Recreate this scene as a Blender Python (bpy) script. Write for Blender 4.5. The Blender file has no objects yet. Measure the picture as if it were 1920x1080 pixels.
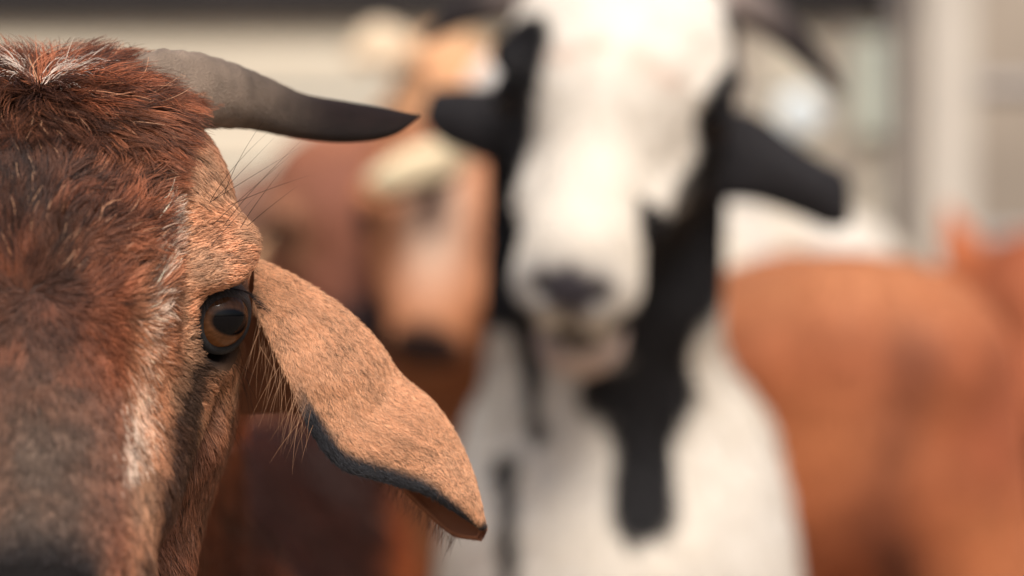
import bpy, math, random
import numpy as np
from mathutils import Vector, kdtree

CLAY = False
rng = np.random.default_rng(7)
C = bpy.context.scene.collection
scene = bpy.context.scene
R_ = math.radians

# ------------------------------------------------------------------ camera
CAM_Z = 0.80
LENS = 85.0
FOC = LENS / 36.0 * 1920.0
cam_d = bpy.data.cameras.new('camera')
cam = bpy.data.objects.new('camera', cam_d); C.objects.link(cam)
cam.location = (0, 0, CAM_Z)
cam.rotation_euler = (R_(90), 0, 0)
cam_d.lens = LENS; cam_d.sensor_width = 36
cam_d.clip_start = 0.02; cam_d.clip_end = 400
cam_d.dof.use_dof = True
cam_d.dof.focus_distance = 1.015
cam_d.dof.aperture_fstop = 3.3
scene.camera = cam

# ------------------------------------------------------------------ daylight
SUN_EL, SUN_AZ = 52.0, 168.0       # azimuth measured clockwise from +Y (behind the camera, a little to the right)
w = bpy.data.worlds.new("World"); scene.world = w; w.use_nodes = True
nt = w.node_tree; nt.nodes.clear()
wo = nt.nodes.new('ShaderNodeOutputWorld'); bg = nt.nodes.new('ShaderNodeBackground')
sky = nt.nodes.new('ShaderNodeTexSky'); sky.sky_type = 'NISHITA'; sky.sun_disc = False
sky.sun_elevation = R_(SUN_EL); sky.sun_rotation = R_(SUN_AZ)
sky.air_density = 1.0; sky.dust_density = 5.0; sky.ozone_density = 0.5
bg.inputs[1].default_value = 0.075
nt.links.new(sky.outputs[0], bg.inputs[0]); nt.links.new(bg.outputs[0], wo.inputs[0])
sl = bpy.data.lights.new('sun', 'SUN'); sl.energy = 2.2; sl.angle = R_(26); sl.color = (1.0, 0.965, 0.93)
sun = bpy.data.objects.new('sun', sl); C.objects.link(sun)
az, el = R_(SUN_AZ), R_(SUN_EL)
sdir = Vector((math.sin(az)*math.cos(el), math.cos(az)*math.cos(el), math.sin(el)))
sun.rotation_euler = sdir.to_track_quat('Z', 'Y').to_euler()
scene.view_settings.view_transform = 'Standard'
scene.view_settings.look = 'None'
scene.view_settings.exposure = 0.80
scene.view_settings.gamma = 1.0
scene.cycles.max_bounces = 8
scene.cycles.use_denoising = True

# ------------------------------------------------------------------ helpers
def P(px, py, Y):
    """point at distance Y whose picture position is about (px, py)"""
    return np.array([(px-960)/FOC*Y, Y, CAM_Z+(540-py)/FOC*Y])

def srgb(r, g, b):
    c = np.array([r, g, b], float)/255.0
    return np.where(c <= .04045, c/12.92, ((c+.055)/1.055)**2.4)

def vnoise(p, scale, seed=0):
    """smooth value noise 0..1 at points p (N,3)"""
    q = p/scale + 1000.0
    i = np.floor(q).astype(np.int64); f = q-i; f = f*f*(3-2*f)
    def h(ix, iy, iz):
        n = (ix*374761393 + iy*668265263 + iz*2147483647 + seed*974711) & 0xffffffff
        n = ((n ^ (n >> 13))*1274126177) & 0xffffffff
        n = ((n ^ (n >> 15))*2246822519) & 0xffffffff
        return ((n ^ (n >> 16)) & 0xffff)/65535.0
    x, y, z = i[:, 0], i[:, 1], i[:, 2]; fx, fy, fz = f[:, 0], f[:, 1], f[:, 2]
    def l(a, b, t): return a+(b-a)*t
    return l(l(l(h(x, y, z), h(x+1, y, z), fx), l(h(x, y+1, z), h(x+1, y+1, z), fx), fy),
             l(l(h(x, y, z+1), h(x+1, y, z+1), fx), l(h(x, y+1, z+1), h(x+1, y+1, z+1), fx), fy), fz)

def sstep(a, b, x):
    t = np.clip((x-a)/(b-a), 0, 1); return t*t*(3-2*t)

def mixc(a, b, t):
    t = np.asarray(t)[:, None]; return a*(1-t)+b*t

def rot(yaw=0, roll=0, pitch=0):
    cy, sy = math.cos(yaw), math.sin(yaw); cr, sr = math.cos(roll), math.sin(roll); cp, sp = math.cos(pitch), math.sin(pitch)
    Rz = np.array([[cy, -sy, 0], [sy, cy, 0], [0, 0, 1]]); Ry = np.array([[cr, 0, sr], [0, 1, 0], [-sr, 0, cr]])
    Rx = np.array([[1, 0, 0], [0, cp, -sp], [0, sp, cp]])
    return Rz @ Ry @ Rx

def norm(v):
    return v/np.maximum(np.linalg.norm(v, axis=-1, keepdims=True), 1e-9)

# ------------------------------------------------------------------ materials
def mat(name, build):
    m = bpy.data.materials.new(name); m.use_nodes = True
    n = m.node_tree.nodes; l = m.node_tree.links
    b = n['Principled BSDF']; build(n, l, b); return m

def attr_col(n, l, b, rough=.8, name='col'):
    a = n.new('ShaderNodeAttribute'); a.attribute_name = name
    l.new(a.outputs['Color'], b.inputs['Base Color']); b.inputs['Roughness'].default_value = rough
    return a

def m_skin(n, l, b):
    a = attr_col(n, l, b, .75)
    t = n.new('ShaderNodeTexNoise'); t.inputs['Scale'].default_value = 320; t.inputs['Detail'].default_value = 3
    bu = n.new('ShaderNodeBump'); bu.inputs['Strength'].default_value = .25; bu.inputs['Distance'].default_value = .002
    l.new(t.outputs[0], bu.inputs['Height']); l.new(bu.outputs[0], b.inputs['Normal'])
    b.inputs['Specular IOR Level'].default_value = .25
SKIN = mat('hide', m_skin)

def m_fur(n, l, b):
    attr_col(n, l, b, .5)
    b.inputs['Specular IOR Level'].default_value = .3
FUR = mat('fur_strands', m_fur)

def m_horn(n, l, b):
    attr_col(n, l, b, .6); b.inputs['Specular IOR Level'].default_value = .25
    t = n.new('ShaderNodeTexNoise'); t.inputs['Scale'].default_value = 90; t.inputs['Detail'].default_value = 5
    bu = n.new('ShaderNodeBump'); bu.inputs['Strength'].default_value = .8; bu.inputs['Distance'].default_value = .003
    l.new(t.outputs[0], bu.inputs['Height']); l.new(bu.outputs[0], b.inputs['Normal'])
HORN = mat('horn_keratin', m_horn)

def m_eye(n, l, b):
    attr_col(n, l, b, .25)
    b.inputs['Coat Weight'].default_value = .4; b.inputs['Coat Roughness'].default_value = .03; b.inputs['Specular IOR Level'].default_value = .0
EYE = mat('eye_gloss', m_eye)

def m_lid(n, l, b):
    b.inputs['Base Color'].default_value = (.010, .009, .010, 1); b.inputs['Roughness'].default_value = .42
    t = n.new('ShaderNodeTexNoise'); t.inputs['Scale'].default_value = 600
    bu = n.new('ShaderNodeBump'); bu.inputs['Strength'].default_value = .6; bu.inputs['Distance'].default_value = .001
    l.new(t.outputs[0], bu.inputs['Height']); l.new(bu.outputs[0], b.inputs['Normal'])
LID = mat('eyelid_skin', m_lid)

def m_hoof(n, l, b):
    b.inputs['Base Color'].default_value = (.03, .024, .02, 1); b.inputs['Roughness'].default_value = .6
HOOF = mat('hoof_horn', m_hoof)

# ------------------------------------------------------------------ mesh helpers
def mesh_obj(name, V, F, material, parent=None, base=None, col=None, smooth=True):
    V = np.asarray(V, float)
    if base is not None: V = V-base
    me = bpy.data.meshes.new(name)
    me.from_pydata([tuple(v) for v in V], [], [tuple(int(i) for i in f) for f in F]) if not isinstance(F, np.ndarray) else fast_mesh(me, V, F)
    if smooth: me.polygons.foreach_set('use_smooth', np.ones(len(me.polygons), bool))
    if col is not None:
        a = me.color_attributes.new('col', 'FLOAT_COLOR', 'POINT')
        c4 = np.ones((len(V), 4), np.float32); c4[:, :3] = col
        a.data.foreach_set('color', c4.ravel())
    me.materials.append(material); me.update()
    o = bpy.data.objects.new(name, me); C.objects.link(o)
    if parent is not None: o.parent = parent
    return o

def fast_mesh(me, V, F):
    n = len(F); k = F.shape[1]
    me.vertices.add(len(V)); me.vertices.foreach_set('co', V.astype(np.float32).ravel())
    me.loops.add(n*k); me.loops.foreach_set('vertex_index', F.astype(np.int32).ravel())
    me.polygons.add(n); me.polygons.foreach_set('loop_start', np.arange(0, n*k, k, dtype=np.int32))
    me.update(calc_edges=True); me.validate()

def hair_obj(name, pts, rad, col, parent, base, material=None):
    """pts (N,K,3) strands, rad (N,K), col (N,3)"""
    pts = np.asarray(pts); N, K = pts.shape[:2]
    if base is not None: pts = pts-base
    cu = bpy.data.hair_curves.new(name); cu.add_curves([K]*N)
    cu.attributes['position'].data.foreach_set('vector', pts.astype(np.float32).ravel())
    a = cu.attributes.get('radius') or cu.attributes.new('radius', 'FLOAT', 'POINT')
    a.data.foreach_set('value', rad.astype(np.float32).ravel())
    a = cu.attributes.new('col', 'FLOAT_COLOR', 'CURVE')
    c4 = np.ones((N, 4), np.float32); c4[:, :3] = col
    a.data.foreach_set('color', c4.ravel())
    cu.materials.append(material or FUR)
    o = bpy.data.objects.new(name, cu); C.objects.link(o); o.parent = parent
    return o

def grid_faces(nu, nv, closev=True):
    F = []
    for i in range(nu-1):
        for j in range(nv if closev else nv-1):
            a = i*nv+j; b = i*nv+(j+1) % nv
            F.append((a, b, b+nv, a+nv))
    return F

# ------------------------------------------------------------------ signed distance shapes
def d_cone(p, a, b, ra, rb):
    a = np.array(a, float); b = np.array(b, float)
    ba = b-a; L = ba@ba; pa = p-a
    h = np.clip((pa@ba)/L, 0, 1)
    return np.linalg.norm(pa-h[:, None]*ba, axis=1)-(ra+(rb-ra)*h)

def d_ell(p, c, r):
    q = p-np.array(c, float); r = np.array(r, float)
    k0 = np.linalg.norm(q/r, axis=1); k1 = np.linalg.norm(q/(r*r), axis=1)
    return k0*(k0-1)/np.maximum(k1, 1e-6)

def smin(a, b, k):
    h = np.maximum(k-np.abs(a-b), 0)/k
    return np.minimum(a, b)-h*h*k*.25

def smax(a, b, k): return -smin(-a, -b, k)

class Frame:
    def __init__(s, O, R, sc=1.0): s.O = np.array(O, float); s.R = R; s.s = sc
    def to(s, p): return (np.asarray(p)-s.O) @ s.R / s.s          # world -> local
    def out(s, p): return s.O+(np.asarray(p)*s.s) @ s.R.T          # local -> world
    def dir(s, v): return np.asarray(v) @ s.R.T

def head_prims(jaw=0.0, narrow=1.0, wide=0.0):
    j = jaw; w_ = wide
    return [
        ('ell', (0, .045, .015), (.067, .069, .060), .02),
        ('ell', (0, .004, .016), (.060*narrow, .058, .052), .02),
        ('cone', (.030, .064, .034), (.042, .064, .032), .030, .024, .03),
        ('ell', (.050*narrow, .036, .026), (.028, .034, .030), .03),
        ('cone', (0, -.01, .004), (0, -.108, -.028), .050*narrow, .038+.004*w_, .03),
        ('ell', (0, -.118, -.040), (.037+.003*w_, .036, .036), .02),
        ('ell', (.018, -.140, -.040), (.017, .013, .017), .015),
        ('ell', (0, -.104, -.076-j), (.023, .034, .017), .012+j*.3),
        ('cone', (.036+.012*w_, .045, -.058), (.014+.019*w_, -.072+.01*w_, -.070-.02*w_-j*.7), .036, .020+.009*w_, .03),
        ('ell', (.026+.008*w_, .010, -.032), (.048*narrow, .065, .050), .03),
        ('ell', (.060*narrow, .014, .002), (.025, .034, .024), .018),
        ('ell', (.070*narrow, .010, .031), (.021, .026, .010), .010),
        ('cone', (.060*narrow, -.008, -.022), (.038, -.078, -.026), .013, .017, .02),
    ]

def head_cuts(jaw=0.0):
    return [
        ('ell', (.020, -.154, -.036), (.0045, .010, .0065), .006),            # nostrils
        ('cone', (.0, -.150, -.066-jaw*.35), (.028, -.100, -.064-jaw*.35), .002+jaw*.30, .001, .006),   # mouth
        ('cone', (.070, -.024, -.024), (.056, -.080, -.040), .004, .004, .014),  # tear channel
        ('ell', (.0745, -.0085, .0070), (.0172, .0172, .0172), .006),            # eye socket
    ]

def body_prims(tail=((0, .70, .63), (0, .78, .60))):
    return [
        ('cone', (0, .04, .53), (0, .30, .50), .125, .155, .05),
        ('cone', (0, .30, .50), (0, .60, .55), .155, .125, .05),
        ('cone', (0, .06, .655), (0, .66, .645), .055, .06, .07),
        ('cone', (.07, .06, .62), (.09, .05, .46), .055, .06, .05),
        ('cone', (.07, .62, .62), (.085, .60, .46), .07, .075, .05),
        ('cone', (.09, .06, .46), (.088, .045, .26), .048, .027, .03),
        ('cone', (.088, .045, .26), (.088, .05, .08), .027, .019, .015),
        ('cone', (.088, .05, .08), (.088, .035, .045), .020, .024, .01),
        ('cone', (.085, .58, .46), (.092, .54, .36), .07, .042, .03),
        ('cone', (.092, .54, .36), (.09, .68, .28), .040, .026, .02),
        ('cone', (.09, .68, .28), (.09, .645, .08), .024, .019, .015),
        ('cone', (.09, .645, .08), (.09, .63, .045), .020, .024, .01),
        ('cone', tail[0], tail[1], .026, .016, .02),
        ('cone', (.055, .60, .655), (.075, .68, .625), .026, .022, .05),
    ]

def eval_prims(groups, p):
    """groups: list of (frame, sym, prims, cuts); p world points"""
    f = np.full(len(p), .3)
    for fr, sym, prims, cuts in groups:
        q = fr.to(p) if fr else p
        q = q.copy()
        if sym: q[:, 0] = np.sqrt(q[:, 0]**2+.003**2)
        sc = fr.s if fr else 1
        for pr in prims:
            d = d_ell(q, pr[1], pr[2]) if pr[0] == 'ell' else d_cone(q, *pr[1:5])
            f = smin(f, d*sc, pr[-1]*sc)
    for fr, sym, prims, cuts in groups:
        if not cuts: continue
        q = fr.to(p).copy(); q[:, 0] = np.abs(q[:, 0])
        for pr in cuts:
            d = d_ell(q, pr[1], pr[2]) if pr[0] == 'ell' else d_cone(q, *pr[1:5])
            f = smax(f, -d*fr.s, pr[-1]*fr.s)
    return f

def prim_bbox(fr, sym, pr, pad):
    if pr[0] == 'ell':
        c = np.array(pr[1]); r = max(pr[2]); pts = [c]; rr = r
    else:
        pts = [np.array(pr[1]), np.array(pr[2])]; rr = max(pr[3], pr[4])
    if sym: pts = pts+[q*np.array([-1, 1, 1]) for q in pts]
    sc = fr.s if fr else 1
    W = np.array([fr.out(q) if fr else q for q in pts])
    return W.min(0)-rr*sc-pad, W.max(0)+rr*sc+pad

def axis(lo, hi, flo, fhi, fine, coarse):
    flo = max(flo, lo); fhi = min(fhi, hi)
    a = [flo]
    while a[-1] > lo: a.append(a[-1]-coarse)
    a = a[::-1]
    m = np.arange(flo+fine, fhi, fine)
    b = [m[-1]+fine]
    while b[-1] < hi: b.append(b[-1]+coarse)
    return np.array(a+list(m)+b)

def cut_scale(c, narrow):
    return [((k[0], (k[1][0]*narrow,)+tuple(k[1][1:]))+tuple(k[2:])) if k[0] == 'ell' and k[1][0] > .05 else k for k in c]

def surface(groups, head, fine, coarse):
    """surface nets over the union; fine cells round the head. Returns V, F(quads)."""
    lo = np.full(3, 9.); hi = -lo
    for fr, sym, prims, cuts in groups:
        for pr in prims:
            a, b = prim_bbox(fr, sym, pr, .02); lo = np.minimum(lo, a); hi = np.maximum(hi, b)
    hc = head.out(np.array([[sx*.10, y, z] for sx in (-1, 1) for y in (-.17, .12) for z in (-.12, .10)]))
    h0, h1 = hc.min(0), hc.max(0)
    X, Y, Z = [axis(lo[i], hi[i], h0[i], h1[i], fine, coarse) for i in range(3)]
    f = np.full((len(X), len(Y), len(Z)), .3, np.float32)
    for phase in (0, 1):
        for fr, sym, prims, cuts in groups:
            for pr in (prims if phase == 0 else (cuts or [])):
                a, b = prim_bbox(fr, sym or phase == 1, pr, .035)
                s = [slice(max(0, np.searchsorted(A, a[i])-1), np.searchsorted(A, b[i])+1) for i, A in enumerate((X, Y, Z))]
                if any(q.stop <= q.start for q in s): continue
                G = np.stack(np.meshgrid(X[s[0]], Y[s[1]], Z[s[2]], indexing='ij'), -1)
                q = G.reshape(-1, 3); sc = 1
                if fr: q = fr.to(q); sc = fr.s
                q = q.copy()
                if sym or phase == 1: q[:, 0] = np.sqrt(q[:, 0]**2+(.003**2 if phase == 0 else 0))
                d = d_ell(q, pr[1], pr[2]) if pr[0] == 'ell' else d_cone(q, *pr[1:5])
                d = (d*sc).reshape(G.shape[:3])
                cur = f[s[0], s[1], s[2]]
                f[s[0], s[1], s[2]] = smin(cur, d, pr[-1]*sc) if phase == 0 else smax(cur, -d, pr[-1]*sc)
    ins = f < 0
    nx, ny, nz = f.shape
    c = np.zeros((nx-1, ny-1, nz-1), np.int8)
    for dx in (0, 1):
        for dy in (0, 1):
            for dz in (0, 1):
                c += ins[dx:nx-1+dx, dy:ny-1+dy, dz:nz-1+dz]
    act = (c > 0) & (c < 8)
    I = np.argwhere(act); idx = np.full(act.shape, -1, np.int64); idx[act] = np.arange(len(I))
    acc = np.zeros((len(I), 3)); cnt = np.zeros(len(I))
    AX = (X, Y, Z)
    for ax in range(3):
        o = [k for k in range(3) if k != ax]
        for u in (0, 1):
            for v in (0, 1):
                A = I.copy(); A[:, o[0]] += u; A[:, o[1]] += v
                B = A.copy(); B[:, ax] += 1
                fa = f[A[:, 0], A[:, 1], A[:, 2]]; fb = f[B[:, 0], B[:, 1], B[:, 2]]
                m = (fa < 0) != (fb < 0)
                t = np.where(m, fa/(np.where(m, fa-fb, 1)), 0)
                pa = np.stack([AX[k][A[:, k]] for k in range(3)], 1); pb = np.stack([AX[k][B[:, k]] for k in range(3)], 1)
                acc[m] += (pa+(pb-pa)*t[:, None])[m]; cnt[m] += 1
    V = acc/cnt[:, None]
    Fs = []
    for ax in range(3):
        sl0 = [slice(None)]*3; sl1 = [slice(None)]*3
        sl0[ax] = slice(0, -1); sl1[ax] = slice(1, None)
        a = ins[tuple(sl0)]; b = ins[tuple(sl1)]
        E = np.argwhere(a != b)
        o = [k for k in range(3) if k != ax]
        E = E[(E[:, o[0]] > 0) & (E[:, o[1]] > 0) & (E[:, o[0]] < f.shape[o[0]]-1) & (E[:, o[1]] < f.shape[o[1]]-1)]
        inside = a[E[:, 0], E[:, 1], E[:, 2]]
        q = []
        for (u, v) in ((0, 0), (1, 0), (1, 1), (0, 1)):
            A = E.copy(); A[:, o[0]] -= u; A[:, o[1]] -= v
            q.append(idx[A[:, 0], A[:, 1], A[:, 2]])
        q = np.stack(q, 1)
        flip = inside if ax != 1 else ~inside
        q[flip] = q[flip][:, ::-1]
        q = q[:, ::-1]
        # orientation fixed below through the gradient test
        Fs.append(q)
    F = np.concatenate(Fs)
    for _ in range(3):
        g, d = grad(groups, V)
        V = V-np.clip(d, -.01, .01)[:, None]*g*.9
    g, d = grad(groups, V)
    n = np.cross(V[F[:, 2]]-V[F[:, 0]], V[F[:, 3]]-V[F[:, 1]])
    bad = (n*g[F[:, 0]]).sum(1) < 0
    F[bad] = F[bad][:, ::-1]
    return V, F, g

def grad(groups, V, e=.0008):
    d = eval_prims(groups, V); g = np.zeros_like(V)
    for k in range(3):
        o = np.zeros(3); o[k] = e
        g[:, k] = eval_prims(groups, V+o)-eval_prims(groups, V-o)
    m = np.linalg.norm(g, axis=1)/(2*e)
    return norm(g), d/np.maximum(m, .3)

# ------------------------------------------------------------------ fur
def sample_surface(V, F, N, n, weight):
    """n random points on quads, chance by area*weight (per vertex)"""
    T = np.concatenate([F[:, [0, 1, 2]], F[:, [0, 2, 3]]])
    a = V[T[:, 0]]; b = V[T[:, 1]]; c = V[T[:, 2]]
    ar = np.linalg.norm(np.cross(b-a, c-a), axis=1)*weight[T].mean(1)
    cs = np.cumsum(ar); k = np.searchsorted(cs, rng.random(n)*cs[-1])
    k = np.minimum(k, len(T)-1)
    r1 = np.sqrt(rng.random(n)); r2 = rng.random(n)
    w0, w1, w2 = (1-r1)[:, None], (r1*(1-r2))[:, None], (r1*r2)[:, None]
    t = T[k]
    return V[t[:, 0]]*w0+V[t[:, 1]]*w1+V[t[:, 2]]*w2, norm(N[t[:, 0]]*w0+N[t[:, 1]]*w1+N[t[:, 2]]*w2)

LAST = {}
def grow(root, nrm, flow, length, lift, K=5, wob=.15, clump=0.0, clumpn=20, droop=0.0):
    """strands along flow projected on the surface"""
    fl = flow-(flow*nrm).sum(1, keepdims=True)*nrm; fl = norm(fl)
    side = np.cross(nrm, fl)
    n = len(root)
    a = rng.normal(0, wob, n)[:, None]; b = rng.normal(0, wob, n)[:, None]
    d0 = norm(fl+side*a); L = length[:, None]
    lf = (lift*(1+rng.normal(0, .25, n)))[:, None]
    t = np.linspace(0, 1, K)
    pts = np.empty((n, K, 3))
    for j, tt in enumerate(t):
        pts[:, j] = root+d0*L*tt*np.sqrt(np.maximum(1-lf**2, .1))+nrm*L*lf*(tt-.45*tt*tt)*1.2+side*b*L*tt*tt*.6
        pts[:, j, 2] -= droop*length*tt*tt
    if np.max(clump) > 0:
        ng = max(4, n//clumpn); gi = rng.choice(n, ng, replace=False)
        kd = kdtree.KDTree(ng)
        for i, g in enumerate(gi): kd.insert(root[g], i)
        kd.balance()
        near = np.array([kd.find(r)[1] for r in root]); LAST['near'] = near
        G = pts[gi[near]]
        Gr = G-G[:, :1]
        tip = root[gi[near]][:, None]+Gr*(length/np.maximum(length[gi[near]], 1e-5))[:, None, None]
        wgt = (np.broadcast_to(clump, (n,))[:, None]*(t**1.3)[None])[:, :, None]
        pts = pts*(1-wgt)+tip*wgt
    return pts

def taper(n, K, r, tip=.25):
    t = np.linspace(0, 1, K); return (r[:, None] if np.ndim(r) else np.full((n, 1), r))*(1-(1-tip)*t**1.5)[None]

# ------------------------------------------------------------------ goat parts
def make_eye(root, base, hf, side, gaze, gr=.0140, center=(.0715, -.008, .005), pup_tilt=-8, lid=True, iris=1.0):
    c = hf.out(np.array([side*center[0], center[1], center[2]]))
    g = hf.dir(norm(np.array([side*gaze[0], gaze[1], gaze[2]])))
    up = np.array([0, 0, 1.]); r = norm(np.cross(g, up)) * 1.0
    # r points to the viewer's right of the eye when looked at
    r = norm(np.cross(up, g)); u = np.cross(g, r)
    tl = R_(pup_tilt)*side
    pr = r*math.cos(tl)+u*math.sin(tl); pu = -r*math.sin(tl)+u*math.cos(tl)
    Rr = gr*hf.s
    nt_, nf = 72, 96
    V = []; col = []
    for i in range(nt_):
        th = math.pi*.56*i/(nt_-1)
        for j in range(nf):
            ph = 2*math.pi*j/nf
            d = math.cos(th)*g+math.sin(th)*(math.cos(ph)*pr+math.sin(ph)*pu)
            bul = 1+.05*math.exp(-(th/.85)**3)
            V.append(c+d*Rr*bul)
            a, b = math.sin(th)*math.cos(ph), math.sin(th)*math.sin(ph)
            rad = math.sin(th)
            p = (abs(a)/.58)**2.1+(abs(b+.01)/.37)**2.1
            st = .5+.5*math.sin(ph*23+math.sin(ph*7)*3)*math.sin(ph*41+rad*9)
            ir = np.array([.090, .040, .020])*(.75+.5*st)
            ir = ir*iris*(1.25-.5*max(0, b)) + np.array([.09, .034, .006])*iris*max(0, -b)*1.0; ir = ir*(1-.45*max(0, min(1, b*1.6)))
            k = min(1, max(0, (p-.9)/.5)); cc = np.array([.002, .002, .003])*(1-k)+ir*k
            e = min(1, max(0, (rad-.80)/.14)); cc = cc*(1-e)+np.array([.012, .009, .008])*e
            if p > 1 and p < 2.2: cc = cc*.8
            col.append(cc)
    F = grid_faces(nt_, nf)
    eye = mesh_obj('eye', V, F, EYE, root, base, np.array(col))
    if lid:
        nf = 96; rows = 9; V = []
        for i in range(rows):
            s = i/(rows-1)
            for j in range(nf):
                ph = 2*math.pi*j/nf
                ca, sa = math.cos(ph), math.sin(ph)
                ww = .90 if ca*side > 0 else .76
                hh = .68 if sa > 0 else .84
                rin = 1/math.sqrt((ca/ww)**2+(sa/hh)**2)
                tin = math.asin(min(.985, rin))
                tin += .0
                ext = .15+.46*max(0, sa)+.18*max(0, ca*side)+.12*max(0, -ca*side)*max(0, -sa)
                th = tin+ext*s
                rr = Rr*(1.03+.07*math.sin(min(1, s*2.2)*math.pi/2)+.10*s*(1+.8*max(0, sa)))
                if i == 0: rr = Rr*.99
                d = math.cos(th)*g+math.sin(th)*(ca*r+sa*u)
                V.append(c+d*rr)
        mesh_obj('eyelid', V, grid_faces(rows, nf), LID, eye, base)
    return eye, c, g

def make_horn(root, base, pts, rad, c0, c1, name='horn', flat=.8, rings=.04, c_at=.45):
    pts = np.array(pts, float); n = 60; m = 28
    t = np.linspace(0, 1, len(pts)); tt = np.linspace(0, 1, n)
    def cub(A):  # smooth interpolation by catmull-rom
        A = np.array(A, float)
        if A.ndim == 1: A = A[:, None]
        out = []
        k = len(A)-1
        for q in tt:
            x = q*k; i = min(int(x), k-1); f = x-i
            p0 = A[max(i-1, 0)]; p1 = A[i]; p2 = A[i+1]; p3 = A[min(i+2, k)]
            out.append(.5*((2*p1)+(-p0+p2)*f+(2*p0-5*p1+4*p2-p3)*f*f+(-p0+3*p1-3*p2+p3)*f**3))
        return np.array(out)
    cen = cub(pts); rr = np.maximum(cub(rad)[:, 0], .0006)
    V = []; col = []
    for i in range(n):
        T = norm(cen[min(i+1, n-1)]-cen[max(i-1, 0)])
        U = norm(np.array([0, 0, 1.])-T*T[2]); W = np.cross(T, U)
        ring = 1+rings*(math.sin(i*2.1+.4*math.sin(i))+.4*math.sin(i*.9))*max(0, 1-1.4*tt[i])
        for j in range(m):
            a = 2*math.pi*j/m
            keel = 1+.10*max(0, math.sin(a))**6
            V.append(cen[i]+rr[i]*ring*keel*(W*math.cos(a)*flat+U*math.sin(a)))
            k = float(sstep(c_at-.25, c_at+.25, np.array([tt[i]]))[0])
            st = .62+.42*float(vnoise(np.array([[i*.35, j*.8, 3.]]), 1.0, 5)[0])+.3*float(vnoise(np.array([[i*1.3, j*.12, 9.]]), 1.0, 6)[0])
            col.append((np.array(c0)*(1-k)+np.array(c1)*k)*st)
    F = grid_faces(n, m)
    F.append(tuple(range(m))[::-1]); F.append(tuple(range((n-1)*m, n*m)))
    return mesh_obj(name, V, F, HORN, root, base, np.array(col))

def cat(A, n):
    A = np.array(A, float); k = len(A)-1; out = []
    for q in np.linspace(0, 1, n):
        x = q*k; i = min(int(x), k-1); f = x-i
        p0 = A[max(i-1, 0)]; p1 = A[i]; p2 = A[i+1]; p3 = A[min(i+2, k)]
        out.append(.5*((2*p1)+(-p0+p2)*f+(2*p0-5*p1+4*p2-p3)*f*f+(-p0+3*p1-3*p2+p3)*f**3))
    return np.array(out)

def make_ear(root, base, E, T, B, Nv, colf, bulge=.008, thick=.0032, nu=90, nv=44, mirror=None, bump=0.0):
    """folded leaf: front edge E, top fold T, back edge B (lists of world points), Nv towards the viewer"""
    E, T, B = cat(E, nu), cat(T, nu), cat(B, nu)
    Nv = norm(np.array(Nv, float))
    half = nv//2
    S = np.zeros((nu, nv, 3))
    for i in range(nu):
        u = i/(nu-1); bl = bulge*math.sin(min(1, .25+u*1.2)*math.pi*.5)*(1-.8*u**6)
        for j in range(half):
            s = j/(half-1)
            lip = -.0035*math.exp(-(s/.12)**2)
            S[i, j] = E[i]+(T[i]-E[i])*s+Nv*(bl*math.sin(math.pi*s)**.75-lip*0)
        for j in range(nv-half):
            s = (j+1)/(nv-half)
            S[i, half+j] = T[i]+(B[i]-T[i])*s-Nv*(bl*.9*math.sin(math.pi*s)**.75)
    if bump:
        q = S.reshape(-1, 3); S = (q+Nv*(vnoise(q, .022, 3)-.5)[:, None]*bump+Nv*(vnoise(q, .008, 4)-.5)[:, None]*bump*.35).reshape(S.shape)
    du = np.gradient(S, axis=0); dv = np.gradient(S, axis=1)
    N = norm(np.cross(dv, du))
    # outward = away from the inside of the fold
    if (N[nu//2, half//2]@Nv) < 0: N = -N
    th = np.ones((nu, nv, 1))*thick
    u_ = np.linspace(0, 1, nu)[:, None, None]
    th = th*(1-.45*u_)
    O_ = S+N*th*.5; I_ = S-N*th*.5
    if mirror is not None:
        O_ = mirror(O_.reshape(-1, 3)).reshape(O_.shape); I_ = mirror(I_.reshape(-1, 3)).reshape(I_.shape)
        N = norm(O_-I_)
    # closed loop in v: outer 0..nv-1 then inner back
    ring = np.concatenate([O_, I_[:, ::-1]], axis=1)
    # rounded rims
    V = ring.reshape(-1, 3); M = 2*nv
    F = grid_faces(nu, M)
    for j in range(nv-1):   # end caps between outer and inner
        a = (nu-1)*M+j; b = a+1; c = (nu-1)*M+(2*nv-1-j)-1; d = c+1
        F.append((a, b, c, d))
        a = j; b = a+1; c = (2*nv-1-j)-1; d = c+1
        F.append((a, d, c, b))
    uu = np.repeat(np.linspace(0, 1, nu), M)
    vv = np.tile(np.concatenate([np.linspace(0, 1, nv), np.linspace(1, 0, nv)]), nu)
    inner = np.tile(np.concatenate([np.zeros(nv), np.ones(nv)]), nu)
    col = colf(uu, vv, inner, V)
    if mirror is not None: F = [f[::-1] for f in F]
    o = mesh_obj('ear', V, F, SKIN, root, base, col)
    return o, O_, I_, N

def make_hooves(root, base, bf, material=HOOF):
    for (x, y) in ((.088, .035), (-.088, .035), (.09, .63), (-.09, .63)):
        V = []; F = []
        for sx in (-1, 1):
            b0 = len(V)
            rows = [(.054, .013, .020, .0), (.040, .016, .026, -.004), (.015, .018, .033, -.010), (.002, .019, .036, -.013), (0.0, .015, .030, -.012)]
            m = 16
            for (z, rx, ry, oy) in rows:
                for j in range(m):
                    a = 2*math.pi*j/m
                    px = x+sx*.014+rx*math.cos(a)*(.8 if math.cos(a)*sx < 0 else 1)
                    py = y+oy+ry*math.sin(a)
                    V.append(bf.out(np.array([px, py, z])))
            F += [tuple(b0+k for k in f) for f in grid_faces(len(rows), m)]
            F.append(tuple(b0+k for k in range(m))[::-1]); F.append(tuple(b0+(len(rows)-1)*m+k for k in range(m)))
        mesh_obj('hoof', V, F, material, root, base)

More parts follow.
